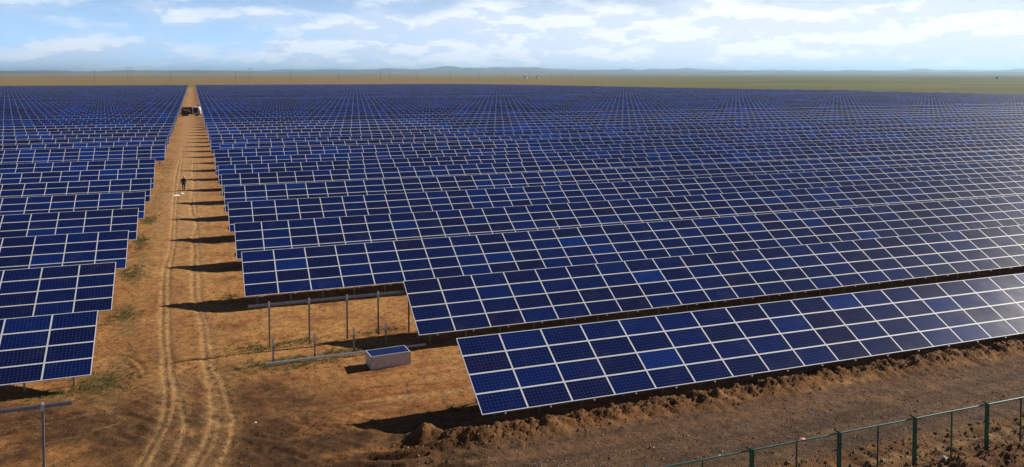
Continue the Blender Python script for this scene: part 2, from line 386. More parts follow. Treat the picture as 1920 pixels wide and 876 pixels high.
hills('hills', 11000, [-.6, -.2, 0, .1, .3, .45, .6, .75, 1.0, 1.3], [38, 45, 50, 30, 20, 28, 32, 30, 32, 30], 3000, 8, (.15, .13, .07))
hills('hills', 20000, [-.3, .05, .15, .24, .3, .36, .44, .55, .7, .8, 1.0, 1.2], [66, 90, 125, 160, 190, 165, 135, 135, 112, 120, 112, 50], 6000, 21, (.16, .13, .09))

# ------------------------------------------------------------------ air
hb = MB().box(-59000, 59000, -2900, 59000, -30, 270)
hm = bpy.data.materials.new('air'); hm.use_nodes = True; t = hm.node_tree; t.nodes.clear()
pv = N(t, 'ShaderNodeVolumePrincipled'); pv.inputs['Density'].default_value = 4.4e-5
pv.inputs['Color'].default_value = (.44, .70, 1, 1); pv.inputs['Anisotropy'].default_value = .35
oo = N(t, 'ShaderNodeOutputMaterial'); t.links.new(pv.outputs[0], oo.inputs['Volume'])
haze = hb.build('haze', hm); tag(haze, kind='stuff')

# ------------------------------------------------------------------ materials for the racks
alu = simple('aluminium_frame', (.58, .59, .63), .55, .0, .05, 3, .3)
galv = simple('galvanised_steel', (.24, .25, .27), .5, .55, .18, 9)
galvl = simple('bright_steel', (.62, .63, .65), .5, .2, .1, 9)
def glass_mat(name, frames):
    m, t, b = mat(name)
    uv = N(t, 'ShaderNodeUVMap').outputs[0]
    s = N(t, 'ShaderNodeSeparateXYZ'); t.links.new(uv, s.inputs[0])
    oi = N(t, 'ShaderNodeObjectInfo')
    fu = M(t, 'FLOOR', s.outputs[0]); fv = M(t, 'FLOOR', s.outputs[1])
    wn = N(t, 'ShaderNodeTexWhiteNoise', noise_dimensions='3D')
    t.links.new(XYZ(t, fu, fv, M(t, 'MULTIPLY', oi.outputs['Random'], 977.0)), wn.inputs['Vector'])
    rv = wn.outputs['Value']
    ramp = N(t, 'ShaderNodeValToRGB'); t.links.new(rv, ramp.inputs[0]); ramp.color_ramp.interpolation = 'LINEAR'
    e = ramp.color_ramp.elements
    e[0].position = 0; e[0].color = (.0045, .0052, .038, 1); e[1].position = 1; e[1].color = (.002, .022, .14, 1)
    for p_, c_ in ((.16, (.0032, .0056, .044, 1)), (.4, (.0021, .0068, .056, 1)), (.78, (.0019, .0082, .068, 1)), (.95, (.002, .0110, .088, 1))):
        x = e.new(p_); x.color = c_
    # drifts of slightly different batches over the field
    pos = N(t, 'ShaderNodeNewGeometry').outputs['Position']
    sy_ = N(t, 'ShaderNodeSeparateXYZ'); t.links.new(pos, sy_.inputs[0]); far_y = sy_.outputs[1]
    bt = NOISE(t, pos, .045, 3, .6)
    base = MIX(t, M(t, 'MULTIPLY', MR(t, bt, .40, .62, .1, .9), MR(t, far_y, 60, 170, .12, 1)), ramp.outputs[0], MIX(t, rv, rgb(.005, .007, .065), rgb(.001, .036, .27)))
    cu = M(t, 'FRACT', s.outputs[0]); cv = M(t, 'FRACT', s.outputs[1])
    def line(x, w, n=1):
        fr = M(t, 'FRACT', M(t, 'MULTIPLY', x, n)) if n != 1 else x
        d = M(t, 'ABSOLUTE', M(t, 'SUBTRACT', fr, .5))
        return M(t, 'GREATER_THAN', d, .5 - w)
    # polycrystalline flakes and the grid of cells with thin bus bars
    vor = N(t, 'ShaderNodeTexVoronoi'); t.links.new(uv, vor.inputs['Vector']); vor.inputs['Scale'].default_value = 34
    base = MIX(t, .28, base, vor.outputs['Color'], 'SOFT_LIGHT')
    g = M(t, 'MAXIMUM', line(cu, .035, 12), line(cv, .035, 6))
    base = MIX(t, M(t, 'MULTIPLY', g, .62), base, rgb(.06, .09, .24))
    # dust and dried drops
    dn = NOISE(t, pos, .9, 6, .65)
    sk = N(t, 'ShaderNodeMapping'); t.links.new(uv, sk.inputs[0]); sk.inputs['Scale'].default_value = (9, .8, 1)
    dn2 = NOISE(t, sk.outputs[0], 1.0, 5, .7, .6)
    dust = M(t, 'MAXIMUM', MR(t, dn, .5, .8, .0, .05), MR(t, dn2, .6, .85, .0, .10))
    base = MIX(t, dust, base, rgb(.32, .27, .22))
    rough = M(t, 'ADD', .09, M(t, 'MULTIPLY', dn, .09))
    t.links.new(base, b.inputs['Base Color']); t.links.new(rough, b.inputs['Roughness'])
    b.inputs['IOR'].default_value = 1.5; b.inputs['Specular IOR Level'].default_value = .36
    b.inputs['Coat Weight'].default_value = .045; b.inputs['Coat Roughness'].default_value = .34
    if frames:
        fr = N(t, 'ShaderNodeBsdfPrincipled'); fr.inputs['Base Color'].default_value = (.37, .40, .48, 1)
        fr.inputs['Metallic'].default_value = 0; fr.inputs['Roughness'].default_value = .6
        e_ = M(t, 'MAXIMUM', M(t, 'GREATER_THAN', M(t, 'ABSOLUTE', M(t, 'SUBTRACT', cu, .5)), .5 - .0165),
               M(t, 'GREATER_THAN', M(t, 'ABSOLUTE', M(t, 'SUBTRACT', cv, .5)), .5 - .033))
        mx = N(t, 'ShaderNodeMixShader'); t.links.new(e_, mx.inputs[0]); t.links.new(b.outputs[0], mx.inputs[1]); t.links.new(fr.outputs[0], mx.inputs[2])
        t.links.new(mx.outputs[0], t.nodes['Material Output'].inputs[0])
    return m
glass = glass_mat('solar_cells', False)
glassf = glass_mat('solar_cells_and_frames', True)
back = simple('grey_backsheet', (.10, .10, .105), .7)  # darker than the usual white sheet, to deepen the shade under the rows

# ------------------------------------------------------------------ solar rows
MW, MH, TILT = 1.975, 1.0075, R(30)
CT, ST = math.cos(TILT), math.sin(TILT)
ZB = .755
g_ = .003; fw_ = .033
mv = []; mf = []
def mod_mesh():
    # laminate: top face with cells, sides and a back sheet darkened to deepen the shade below
    x0, x1, y0, y1 = g_ + fw_ - .004, MW - g_ - fw_ + .004, g_ + fw_ - .004, MH - g_ - fw_ + .004
    v = [(x0, y0, 0), (x1, y0, 0), (x1, y1, 0), (x0, y1, 0), (x0, y0, -.012), (x1, y0, -.012), (x1, y1, -.012), (x0, y1, -.012)]
    f = [(0, 1, 2, 3), (7, 6, 5, 4)]
    uv = [(.001, .001), (.999, .001), (.999, .999), (.001, .999)] + [(0, 0)] * 4
    return mesh('solar_module', v, f, [glass, back], [0, 1], uv)
def frame_mesh(up=.004):
    b = MB(); a0, a1, c0, c1 = g_, MW - g_, g_, MH - g_
    b.box(a0, a1, c0, c0 + fw_, -.036, up); b.box(a0, a1, c1 - fw_, c1, -.036, up)
    b.box(a0, a0 + fw_, c0 + fw_, c1 - fw_, -.036, up); b.box(a1 - fw_, a1, c0 + fw_, c1 - fw_, -.036, up)
    return b.me('module_frame', alu)
MOD, FRM = mod_mesh(), frame_mesh()
def joined(name, n, left, lo=0, taper=None):
    """n columns by 4 modules as one mesh; columns lo..n counted away from the corridor"""
    sgn = -1 if left else 1
    xa, xb = sgn * lo * MW, sgn * n * MW
    if left: xa, xb = xb, xa
    L_ = 4 * MH
    v = []
    for d in (0, -.036):
        for x, s_ in ((xa, 0), (xb, 0), (xb, L_), (xa, L_)):
            v.append((x, s_ * CT - d * ST, s_ * ST + d * CT))
    f = [(0, 1, 2, 3), (7, 6, 5, 4), (0, 4, 5, 1), (2, 6, 7, 3), (1, 5, 6, 2), (0, 3, 7, 4)]
    k = n - lo
    uv = [(lo, 0), (n, 0), (n, 4), (lo, 4)] + [(0, 0)] * 20
    return mesh(name, v, f, [glassf, back, alu], [0, 1, 2, 2, 2, 2], uv)
def post_mesh(h):
    b = MB(); b.box(-.04, .04, -.03, -.022, -.5, h); b.box(-.04, -.032, -.022, .03, -.5, h); b.box(.032, .04, -.022, .03, -.5, h)
    b.box(-.05, .05, -.04, .04, h - .09, h + .02)
    return b.me('post', galv)
PF, PR = post_mesh(1.02), post_mesh(2.33)
def rafter_mesh():
    b = MB(); rm = Matrix.Rotation(TILT, 4, 'X')
    b.box(-.022, .022, -.07, 4.06, -.105, -.04, rm)
    return b.me('rafter', galvl)
RAF = rafter_mesh()
def place_clip(): 
    b = MB(); b.box(-.03, .03, -.055, -.01, -.02, .03); return b.me('clamp', galvl)
ORD1 = ['', 'first', 'second', 'third', 'fourth', 'fifth', 'sixth', 'seventh', 'eighth', 'ninth', 'tenth', 'eleventh', 'twelfth', 'thirteenth', 'fourteenth', 'fifteenth', 'sixteenth', 'seventeenth', 'eighteenth', 'nineteenth']
TENS = ['', '', 'twent', 'thirt', 'fort', 'fift', 'sixt', 'sevent', 'eight', 'ninet']
def ordinal(n):
    if n < 20: return ORD1[n]
    if n % 10 == 0: return TENS[n // 10] + 'ieth'
    return TENS[n // 10] + 'y-' + ORD1[n % 10]
TOPR = [2.77, 2.74, 2.84, 2.94, 3.04, 3.11, 3.14, 3.04, 2.94, 3.07, 2.96, 2.89, 3.02, 2.97, 2.91, 2.87, 2.80, 2.77, 2.72, 2.76]
TOPL = [2.7, 2.70, 2.78, 2.90, 2.95, 2.97, 3.01, 2.97, 3.03, 3.0, 2.99, 2.93, 2.88, 2.91, 2.95, 2.83, 2.83, 2.80, 2.76, 2.70]
def row_y(k):      # y of the bottom edge
    y = [30.70, 41.44][k] if k < 2 else 52.1 + 10.35 * min(k - 2, 4) + 10.85 * max(0, k - 6)
    return y
XR = [10.49, 10.735, 2.75, 2.77, 2.70, 2.72, 2.80, 2.75, 2.70, 2.78, 3.9, 2.74, 2.8, 2.72]
XL = [0, -4.468, -4.494, -4.457, -4.374, -4.331, -4.273, -4.35, -4.7, 0, -4.1, -4.3, -4.35, -4.3]
camP = Vector((0, 0, 14.23)); AX = Vector((math.sin(.3658), math.cos(.3658), 0))
def in_frame(x, y):
    d = x * AX.x + y * AX.y; s_ = x * AX.y - y * AX.x
    return d > 1 and abs(s_ / d) < .64
LASTROW = 83
for k in range(0, LASTROW):
    for left in (False, True):
        if left and k in (0, 9): continue
        if not left and k == 37: continue
        y = row_y(k)
        if k < 20: top = (TOPL if left else TOPR)[k]
        else: top = 2.78 + float(row_z(y)) + random.uniform(-.07, .07)
        x0 = (XL if left else XR)[k] if k < 14 else (-4.35 if left else 2.75) + random.uniform(-.08, .08)
        zb = top - 4 * MH * ST
        gz = zb - ZB
        xm = (-.215 * y - 12) if left else min(1.34 * y + 14, float(far_x(y)))
        ncol = max(4, int(abs(xm - x0) / MW))
        if k < 2 and not left: ncol = 31 + 6 * k
        n_ord = (k + 1 if k < 37 else k) if not left else (k if k < 9 else k - 1)
        side = 'left' if left else 'right'
        root = empty('solar_panel_row', (x0, y, gz))
        if k == 0: lab = 'frontmost row of dark blue solar panels, beside the earth bank at the right'
        elif k == 1 and left: lab = 'nearest row of dark blue solar panels at the left of the dirt track'
        elif k == LASTROW - 1: lab = 'farthest row of solar panels, %s of the dirt track, before the open steppe' % side
        elif k == 10 and left: lab = 'ninth row of solar panels left of the track, just behind the missing row'
        else: lab = '%s row of blue solar panels counted from the front, %s of the dirt track' % (ordinal(n_ord), side)
        tag(root, lab, 'solar panels', 'rows of solar panels %s of the dirt track' % side)
        sg = -1 if left else 1
        if k == 0: root.rotation_euler = (0, .0035, 0)
        if k == 1 and left: root.location.z -= .04
        det = k <= 16
        nmod = min(25, ncol) if det else 0
        if det:
            sub = k <= 8
            if not sub and 'MODF' not in globals():
                # one mesh per module with its frame, for rows where the two cannot be told apart
                fme = FRM; gv = [tuple(p.co) for p in MOD.vertices]; gf = [tuple(p.vertices) for p in MOD.polygons]
                fv2 = [tuple(p.co) for p in fme.vertices]; ff = [tuple(i + len(gv) for i in p.vertices) for p in fme.polygons]
                uvs = [(.001, .001), (.999, .001), (.999, .999), (.001, .999)] + [(0, 0)] * (4 + 4 * len(ff))
                MODF = mesh('solar_module_framed', gv + fv2, gf + ff, [glass, back, alu], [0, 1] + [2] * len(ff), uvs)
            for i in range(nmod):
                for j in range(4):
                    xx = (i * MW) if not left else -(i + 1) * MW
                    s_ = j * MH
                    jit = random.uniform(-.0012, .0012)
                    mo = link('solar_module', MOD if sub else MODF, root, (xx, s_ * CT, ZB + s_ * ST), (TILT + jit, random.uniform(-.0016, .0016), 0))
                    if sub: link('module_frame', FRM, mo)
            if ncol > nmod:
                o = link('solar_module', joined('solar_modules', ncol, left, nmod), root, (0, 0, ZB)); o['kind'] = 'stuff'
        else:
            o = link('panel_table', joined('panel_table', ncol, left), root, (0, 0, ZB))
        # steelwork
        npost = min(ncol, 30 if k < 3 else 12) if k <= 12 else 0
        for i in range(npost):
            px = sg * (.78 + i * MW)
            if k <= 6 or i < 3:
                link('post', PF, root, (px, .72, 0)); link('post', PR, root, (px, 3.0, 0))
        if k <= 12:
            nr = min(ncol, 30 if k < 3 else 4)
            for i in range(nr): link('rafter', RAF, root, (sg * (.99 + i * MW), 0, ZB))
            xe = sg * ncol * MW
            for yy, zz in ((.72, 1.05), (3.0, 2.365)):
                b = MB(); b.box(min(.02 * sg, xe), max(.02 * sg, xe), yy - .03, yy + .03, zz - .055, zz + .035)
                link('purlin', b.me('purlin', galv), root)
        if 2 < k < 14:     # small dark junction box hanging under the row's end
            b = MB(); b.box(-.09, .02, .55, .8, -.12, .14); link('junction_box', b.me('junction_box', galv), root, (-.02 * sg, 0, ZB + .2))

# ------------------------------------------------------------------ unfinished racks
def rack(name_label, x0, x1, yr, zr, posts, cat='steel rack'):
    root = empty('unfinished_rack', (posts[0][0], yr, 0)); ox, oy = posts[0][0], yr
    tag(root, name_label, cat)
    b = MB(); b.box(x0 - ox, x1 - ox, -.045, .045, zr - .08, zr - .068); b.box(x0 - ox, x1 - ox, -.045, -.033, zr - .068, zr + .05); b.box(x0 - ox, x1 - ox, .033, .045, zr - .068, zr + .05)
    b.box(x0 - ox, x1 - ox, -.033, -.02, zr + .038, zr + .05); b.box(x0 - ox, x1 - ox, .02, .033, zr + .038, zr + .05)
    b.build('beam', galv, root)
    for px, py, h in posts:
        rear = abs(py - yr) < .3
        z0 = hz_at(px, py)
        bb = MB(); bb.box(-.04, .04, -.03, -.022, z0 - .3, h); bb.box(-.04, -.032, -.022, .03, z0 - .3, h); bb.box(.032, .04, -.022, .03, z0 - .3, h)
        po = bb.build('post', galv, root, (px - ox, py - oy, 0))
        hb_ = MB()
        if rear: hb_.box(-.05, .05, -.06, -.046, h - .12, h + .16); hb_.tube((0, -.06, h + .12), (0, -.09, h + .12), .025); hb_.box(-.035, .035, -.02, .02, h + .06, h + .17)
        else: hb_.box(-.055, .055, -.05, .05, h - .25, h - .05); hb_.poly([(-.05, h - .06), (.05, h - .06), (.02, h + .14), (-.02, h + .14)], -.02, .02)
        hb_.build('bracket', galvl, po)
    return root
rack('bare steel rack of tall and short posts under a long beam, without panels', 2.49, 10.69, 44.45, 2.27,
     [(3.54, 44.45, 2.24), (5.57, 44.45, 2.24), (7.56, 44.45, 2.24), (9.24, 44.45, 2.24), (10.95, 44.5, 2.24),
      (3.51, 41.97, 1.12), (5.53, 42.08, 1.14), (7.53, 42.3, 1.14), (9.24, 42.5, 1.16), (10.95, 42.5, 1.14)])
rack('single grey post under a long bare beam at the lower left corner', -40, -4.26, 33.6, 2.29,
     [(-5.2, 33.6, 2.24), (-7.2, 33.6, 2.24), (-9.2, 33.6, 2.24), (-11.2, 33.6, 2.24)])
b = MB(); b.box(0, 8.0, -.04, .04, 0, .012); b.box(0, 8.0, -.04, -.03, .012, .09); b.box(0, 8.0, .03, .04, .012, .09)
o = b.build('steel_channel', galvl, None, (3.15, 41.6, .09), (0, 0, .012)); tag(o, 'long pale steel channel lying on the ground before the bare rack', 'steel beam')

# ------------------------------------------------------------------ stack of solar panels, built as a closed block with one panel on top
stackm = simple('stack_side_metal', (.50, .49, .52), .45, .3, .12, 4)
bx = empty('panel_stack', (7.80, 39.30, .0), .055)
tag(bx, 'stack of solar panels, built as a grey block with one panel on top', 'box')
b = MB(); b.box(0, 1.99, 0, 1.02, -.06, .60); b.box(.0, 1.99, -.012, 0, .53, .60); b.box(.0, 1.99, -.012, 0, -.02, .03)
b.build('case', stackm, bx)
lid = link('top_panel', MOD, bx, (.0, .0, .645), (0, 0, 0)); lid.scale = (1.0, 1.01, 1)
link('top_panel_frame', FRM, lid)
b = MB(); b.box(.05, .12, -.025, -.012, .44, .5); b.box(.04, .07, -.03, -.012, .36, .39); b.build('side_fitting', galv, bx)

# ------------------------------------------------------------------ green fence
green = simple('green_paint', (.012, .10, .058), .42, 0, .35, 5)
rail = simple('pale_green_rail', (.04, .12, .105), .4, .2, .3, 2)
fy = 22.52
hp = [6.1, 9.65, 13.3, 17.14, 20.8, 24.25, 27.83, 31.4, 35.0, 38.6]
fence = empty('wire_fence', (hp[0], fy, 0)); tag(fence, 'green metal fence with thick and thin posts along the gravel road', 'fence')
for i, x in enumerate(hp):
    b = MB(); b.box(-.055, .055, -.03, .03, -.8, 1.78); b.box(-.065, -.055, -.04, .04, -.8, 1.77); b.box(.055, .065, -.04, .04, -.8, 1.77)
    mt = Matrix.Translation((0, 0, 1.76)) @ Matrix.Rotation(R(-58), 4, 'Y')
    b.box(-.02, .03, -.028, .028, 0, .26, mt)
    b.build('post', green, fence, (x - hp[0], 0, 0))
for a, c_ in zip(hp[:-1], hp[1:]):
    L = c_ - a - .14
    mid = (c_ - a) / 2
    b = MB(); b.box(-.022, .022, -.02, .02, -.6, 1.74); b.build('thin_post', green, fence, (a - hp[0] + mid, 0, 0))
    b = MB(); b.tube((0, 0, 1.755), (L, 0, 1.755), .028, n=8)
    b.build('top_rail', rail, fence, (a - hp[0] + .07, 0, 0))
    b = MB(); nw = int(L / .10)
    for q in range(nw + 1):
        xx = L * q / nw; b.box(xx - .0012, xx + .0012, -.0012, .0012, -.1, 1.80)
    for zz in np.arange(.0, 1.72, .17): b.box(0, L, .002, .006, zz - .0012, zz + .0012)
    b.build('wire_mesh', green, fence, (a - hp[0] + .07, .028, 0))
pinkm = simple('faded_pink_cloth', (.75, .42, .38), .8, 0, .3, 12); whitem = simple('white_plastic', (.8, .8, .78), .5, 0, .12, 10)
def crumple(name, loc, sx, sy, sz, m, label, cat='litter', seed=0, grp=None, rz=0):
    rs = np.random.default_rng(seed); v = []; f = []; n = 9
    for j in range(n):
        for i in range(n):
            u, w = i / (n - 1) - .5, j / (n - 1) - .5
            v.append((u * sx * (1 + .4 * rs.normal() * .3), w * sy * (1 + .3 * rs.normal() * .3), sz * max(0, (1 - 3 * (u * u + w * w))) * (.3 + .9 * rs.random()) + .004))
    for j in range(n - 1):
        for i in range(n - 1): k_ = j * n + i; f.append((k_, k_ + 1, k_ + n + 1, k_ + n))
    o = link(name, mesh(name, v, f, [m]), None, loc, (0, 0, rz))
    md = o.modifiers.new('thick', 'SOLIDIFY'); md.thickness = .006
    tag(o, label, cat, grp); return o
crumple('cloth_scrap', (19.15, fy, 1.785), .34, .10, .09, pinkm, 'faded pink rag caught on the top rail of the green fence', 'rag', 2, rz=.1)
crumple('plastic_bag', (25.5, 22.35, hz_at(25.5, 22.35) + .02), .30, .2, .14, whitem, 'crumpled white plastic bag on the soil by the green fence', 'litter', 3)
crumple('plastic_sheet', (-1.93, 102.2, hz_at(-1.93, 102.2) + .02), .75, .4, .12, whitem, 'white plastic sheet lying farthest from the walking person, on the wheel track', 'litter', 4, rz=.5)
crumple('plastic_sheet', (-1.38, 103.4, hz_at(-1.38, 103.4) + .02), .55, .3, .14, whitem, 'white plastic sheet lying closest in front of the walking person', 'litter', 5, rz=.2)
crumple('paper_scrap', (2.2, 35.0, hz_at(2.2, 35.0) + .01), .1, .08, .04, whitem, 'small white scrap on the damp brown earth', 'litter', 6)

# ------------------------------------------------------------------ person
skinm = simple('skin', (.42, .24, .17), .6); navy = simple('navy_cloth', (.012, .016, .045), .85, 0, .3, 14)
blackc = simple('dark_trousers', (.012, .013, .018), .85, 0, .3, 14); redhat = simple('red_helmet', (.75, .14, .10), .35)
orange = simple('orange_cloth', (.55, .11, .04), .8, 0, .2, 10); boot = simple('boots', (.02, .015, .012), .7)
def skin_obj(name, verts, edges, rad, m, parent, root_i=0, sub=2):
    me = bpy.data.meshes.new(name); me.from_pydata(verts, edges, []); me.materials.append(m)
    o = link(name, me, parent)
    o.modifiers.new('skin', 'SKIN'); sm = o.modifiers.new('sub', 'SUBSURF'); sm.levels = sub; sm.render_levels = sub
    for i, r_ in enumerate(rad):
        d = me.skin_vertices[0].data[i]; d.radius = (r_ if isinstance(r_, tuple) else (r_, r_)); d.use_root = (i == root_i)
    return o
def person(loc, rz, label, top, bottom, hat, group=None):
    root = empty('person', loc, rz); tag(root, label, 'person', group)
    V = [(0, 0, .93), (0, .01, 1.12), (0, .02, 1.36), (0, 0, 1.50), (0, -.01, 1.60), (0, -.01, 1.69),
         (.19, .01, 1.41), (.26, .0, 1.14), (.27, -.08, .90), (-.19, .01, 1.41), (-.27, .03, 1.14), (-.29, -.02, .90),
         (.10, 0, .88), (.12, -.10, .50), (.12, -.06, .09), (.12, -.22, .04), (-.10, 0, .88), (-.12, .06, .50), (-.12, .20, .12), (-.12, .08, .05)]
    E_ = [(0, 1), (1, 2), (2, 3), (3, 4), (4, 5), (2, 6), (6, 7), (7, 8), (2, 9), (9, 10), (10, 11), (0, 12), (12, 13), (13, 14), (14, 15), (0, 16), (16, 17), (17, 18), (18, 19)]
    rad = [(.15, .11), (.14, .10), (.17, .11), .055, .085, .085, .06, .045, .03, .06, .045, .03, .085, .058, .04, .04, .085, .058, .04, .04]
    for side, base in ((1, 8), (-1, 11)):
        bx_, by_, bz_ = V[base]
        for q in range(5):
            k0 = len(V); ang = (q - 2) * .016
            if q == 4: V += [(bx_, by_ - .035, bz_ - .05), (bx_, by_ - .05, bz_ - .085)]
            else: V += [(bx_, by_ + (q - 1.5) * .02, bz_ - .10), (bx_, by_ + (q - 1.5) * .022 - .012, bz_ - .165 - (.012 if q in (1, 2) else 0))]
            E_ += [(base, k0), (k0, k0 + 1)]; rad += [.011, .008]
    skin_obj('body', V, E_, rad, skinm, root)
    skin_obj('jacket', V[0:4] + V[6:12], [(0, 1), (1, 2), (2, 3), (2, 4), (4, 5), (5, 6), (2, 7), (7, 8), (8, 9)],
             [(.19, .14), (.18, .13), (.205, .135), .07, .085, .065, .05, .085, .065, .05], top, root)
    tv = [V[0], V[12], V[13], V[14], V[16], V[17], V[18]]
    skin_obj('trousers', tv, [(0, 1), (1, 2), (2, 3), (0, 4), (4, 5), (5, 6)], [(.17, .13), .105, .08, .06, .105, .08, .06], bottom, root)
    for a_, b_ in ((14, 15), (18, 19)): skin_obj('boot', [V[a_], V[b_]], [(0, 1)], [.06, .055], boot, root, sub=1)
    b = MB(); n = 14; pts = []
    for j in range(6):
        ph = j / 5 * math.pi / 2
        for i in range(n): t_ = 2 * math.pi * i / n; b.v.append((.125 * math.cos(ph) * math.cos(t_), .145 * math.cos(ph) * math.sin(t_) - .01, 1.68 + .12 * math.sin(ph)))
    for j in range(5):
        for i in range(n): k_ = j * n; b.f.append((k_ + i, k_ + (i + 1) % n, k_ + n + (i + 1) % n, k_ + n + i))
    b.tube((0, -.02, 1.672), (0, -.02, 1.688), .165, .15, 16)
    link('hard_hat', b.me('hard_hat', hat, True), root)
    return root
person((-1.15, 106.3, hz_at(-1.15, 106.3)), math.pi * .94, 'person in dark work clothes and red helmet walking up the dirt track', navy, blackc, redhat)
person((2.15, 326, hz_at(2.15, 326)), 2.6, 'nearer worker in orange behind the white-cabbed truck', orange, orange, redhat, 'workers behind the truck')
person((2.0, 372, hz_at(2.0, 372)), 3.4, 'farther worker with dark jacket beyond the truck on the track', navy, orange, boot, 'workers behind the truck')

# ------------------------------------------------------------------ lorry on the track
tk = empty('flatbed_truck', (-4.0, 303, hz_at(0, 303)), -.16); tag(tk, 'truck with white cab and dark load standing across the dirt track', 'truck')
wpaint = simple('white_paint', (.8, .8, .8), .35, 0, .04, 3); darkm = simple('dark_steel', (.02, .017, .015), .6, 0, .3, 4)
loadm = simple('brown_load', (.07, .04, .028), .8, 0, .4, 3); tim = simple('pale_timber', (.7, .62, .45), .7); win = simple('dark_glass', (.012, .014, .02), .1)
b = MB(); b.box(0, 6.2, .45, 1.75, .55, .75); b.build('chassis', darkm, tk)
b = MB(); b.poly([(3.9, .7), (6.3, .7), (6.38, 1.5), (6.1, 3.0), (4.1, 3.05), (3.9, 2.9)], 0, 2.1); b.poly([(6.3, .7), (6.45, .7), (6.45, 1.1), (6.36, 1.1)], .1, 2.0)
cab = b.build('cab', wpaint, tk)
b = MB(); b.poly([(4.15, 1.0), (5.72, 1.0), (5.62, 2.78), (4.15, 2.78)], -.02, -.004); b.build('side_window', win, cab)
b = MB(); b.box(-.35, 3.85, .05, 2.05, .75, .9); bed = b.build('cargo_bed', darkm, tk)
b = MB()
for z_ in (1.0, 1.35, 1.7, 2.05): b.box(-.35, .25, .0, .05, z_, z_ + .14)
b.box(-.35, -.28, -.0, .06, .9, 2.3); b.box(.2, .27, 0, .06, .9, 2.3); b.build('side_gate', tim, bed)
b = MB(); b.poly([(.3, .92), (3.8, .92), (3.82, 2.8), (2.9, 3.05), (1.5, 2.9), (.8, 3.0), (.35, 2.5)], .12, 1.98); ld = b.build('load', loadm, tk)
for (xa, za, xb, zb_) in ((.95, 2.35, 2.1, 1.75), (2.3, 2.25, 3.1, 1.3)):
    b = MB(); d = math.atan2(zb_ - za, xb - xa); mt = Matrix.Translation((xa, .06, za)) @ Matrix.Rotation(-d, 4, 'Y')
    b.box(0, math.hypot(xb - xa, zb_ - za), -.03, .05, -.12, .12, mt); b.build('board', tim, ld)
for x_ in (.9, 1.9, 5.2):
    for y_ in (.02, 1.8):
        b = MB(); b.tube((0, 0, 0), (0, .28, 0), .5, n=20); wh = b.build('wheel', darkm, tk, (x_, y_, .5))
        b = MB(); b.tube((0, -.01, 0), (0, .29, 0), .24, n=14); b.build('rim', galv, wh)

# ------------------------------------------------------------------ power lines and far buildings
conc = simple('weathered_concrete', (.20, .19, .18), .8, 0, .15, .5)
P0 = (-231, 1250); DL = (99.9, 80.3)
side_words = ['farthest left', 'second from the left', 'third from the left', 'fourth from the left', 'fifth from the left', 'sixth from the left', 'seventh from the left', 'eighth from the left', 'ninth from the left', 'tenth from the left', 'eleventh from the left', 'twelfth from the left', 'thirteenth from the left', 'fourteenth from the left']
pb = MB(); pb.tube((0, 0, -1), (0, 0, 19.5), .36, .24, 8); POLE = pb.me('pole', conc)
pb = MB(); pb.box(-2.2, 2.2, -.12, .12, 16.3, 16.55); pb.box(-1.3, 1.3, -.1, .1, 18.2, 18.4); ARM = pb.me('crossarm', conc)
pb = MB()
for x_, z_ in ((-2.1, 16.3), (2.1, 16.3), (-1.2, 18.2), (1.2, 18.2)): pb.tube((x_, 0, z_), (x_, 0, z_ - .7), .12, n=6)
INS = pb.me('insulators', conc)
for i in range(14):
    x, y = P0[0] + DL[0] * i, P0[1] + DL[1] * i
    rt = empty('power_pole', (x, y, hz_at(x, y)), math.atan2(DL[1], DL[0]) + math.pi / 2)
    tag(rt, 'tall power pole on the horizon, %s in its line' % side_words[i], 'power pole', 'power poles along the horizon')
    link('pole', POLE, rt); link('crossarm', ARM, rt); link('insulators', INS, rt)
pb = MB(); pb.tube((-3, 0, -1), (-3, 0, 24), .32, .25, 6).tube((3, 0, -1), (3, 0, 24), .32, .25, 6); LEGS = pb.me('leg', conc)
for n_, (x, y) in enumerate(((-100, 1560), (112, 1800), (560, 2500))):
    rt = empty('portal_pylon', (x, y, hz_at(x, y)), .7)
    tag(rt, 'wide portal pylon with a long crossbeam on the horizon, %s of three' % ('leftmost', 'middle', 'rightmost')[n_], 'pylon', 'portal pylons on the horizon')
    for sx_ in (-3, 3):
        pb = MB(); pb.tube((sx_, 0, -1), (sx_, 0, 25), .34, .26, 6); pb.build('leg', conc, rt)
    pb = MB(); pb.box(-8, 8, -.3, .3, 24.6, 25.3); pb.build('crossbeam', conc, rt)
wall = simple('whitewash', (.75, .74, .7), .8); roofm = simple('grey_roof', (.25, .24, .24), .7)
for n_, (x, y, w_) in enumerate(((905, 2250, 8), (950, 2270, 6), (2050, 1650, 9))):
    rt = empty('small_building', (x, y, hz_at(x, y)), .4)
    tag(rt, ('longer white building of the pair standing far beyond the panels', 'shorter white building of the pair standing far beyond the panels', 'lone white building on the green plain at far right')[n_], 'building', 'small white buildings on the plain')
    pb = MB(); pb.box(-w_ / 2, w_ / 2, -3.5, 3.5, -1, 3.6); wl = pb.build('wall', wall, rt)
    pb = MB(); pb.poly([(-w_ / 2 - .4, 3.6), (w_ / 2 + .4, 3.6), (w_ / 2 - 1, 5.6), (-w_ / 2 + 1, 5.6)], -3.9, 3.9); pb.build('roof', roofm, rt)
    pb = MB(); pb.box(-.6, .6, -3.56, -3.49, 0, 2.2); pb.build('door', darkm, rt)

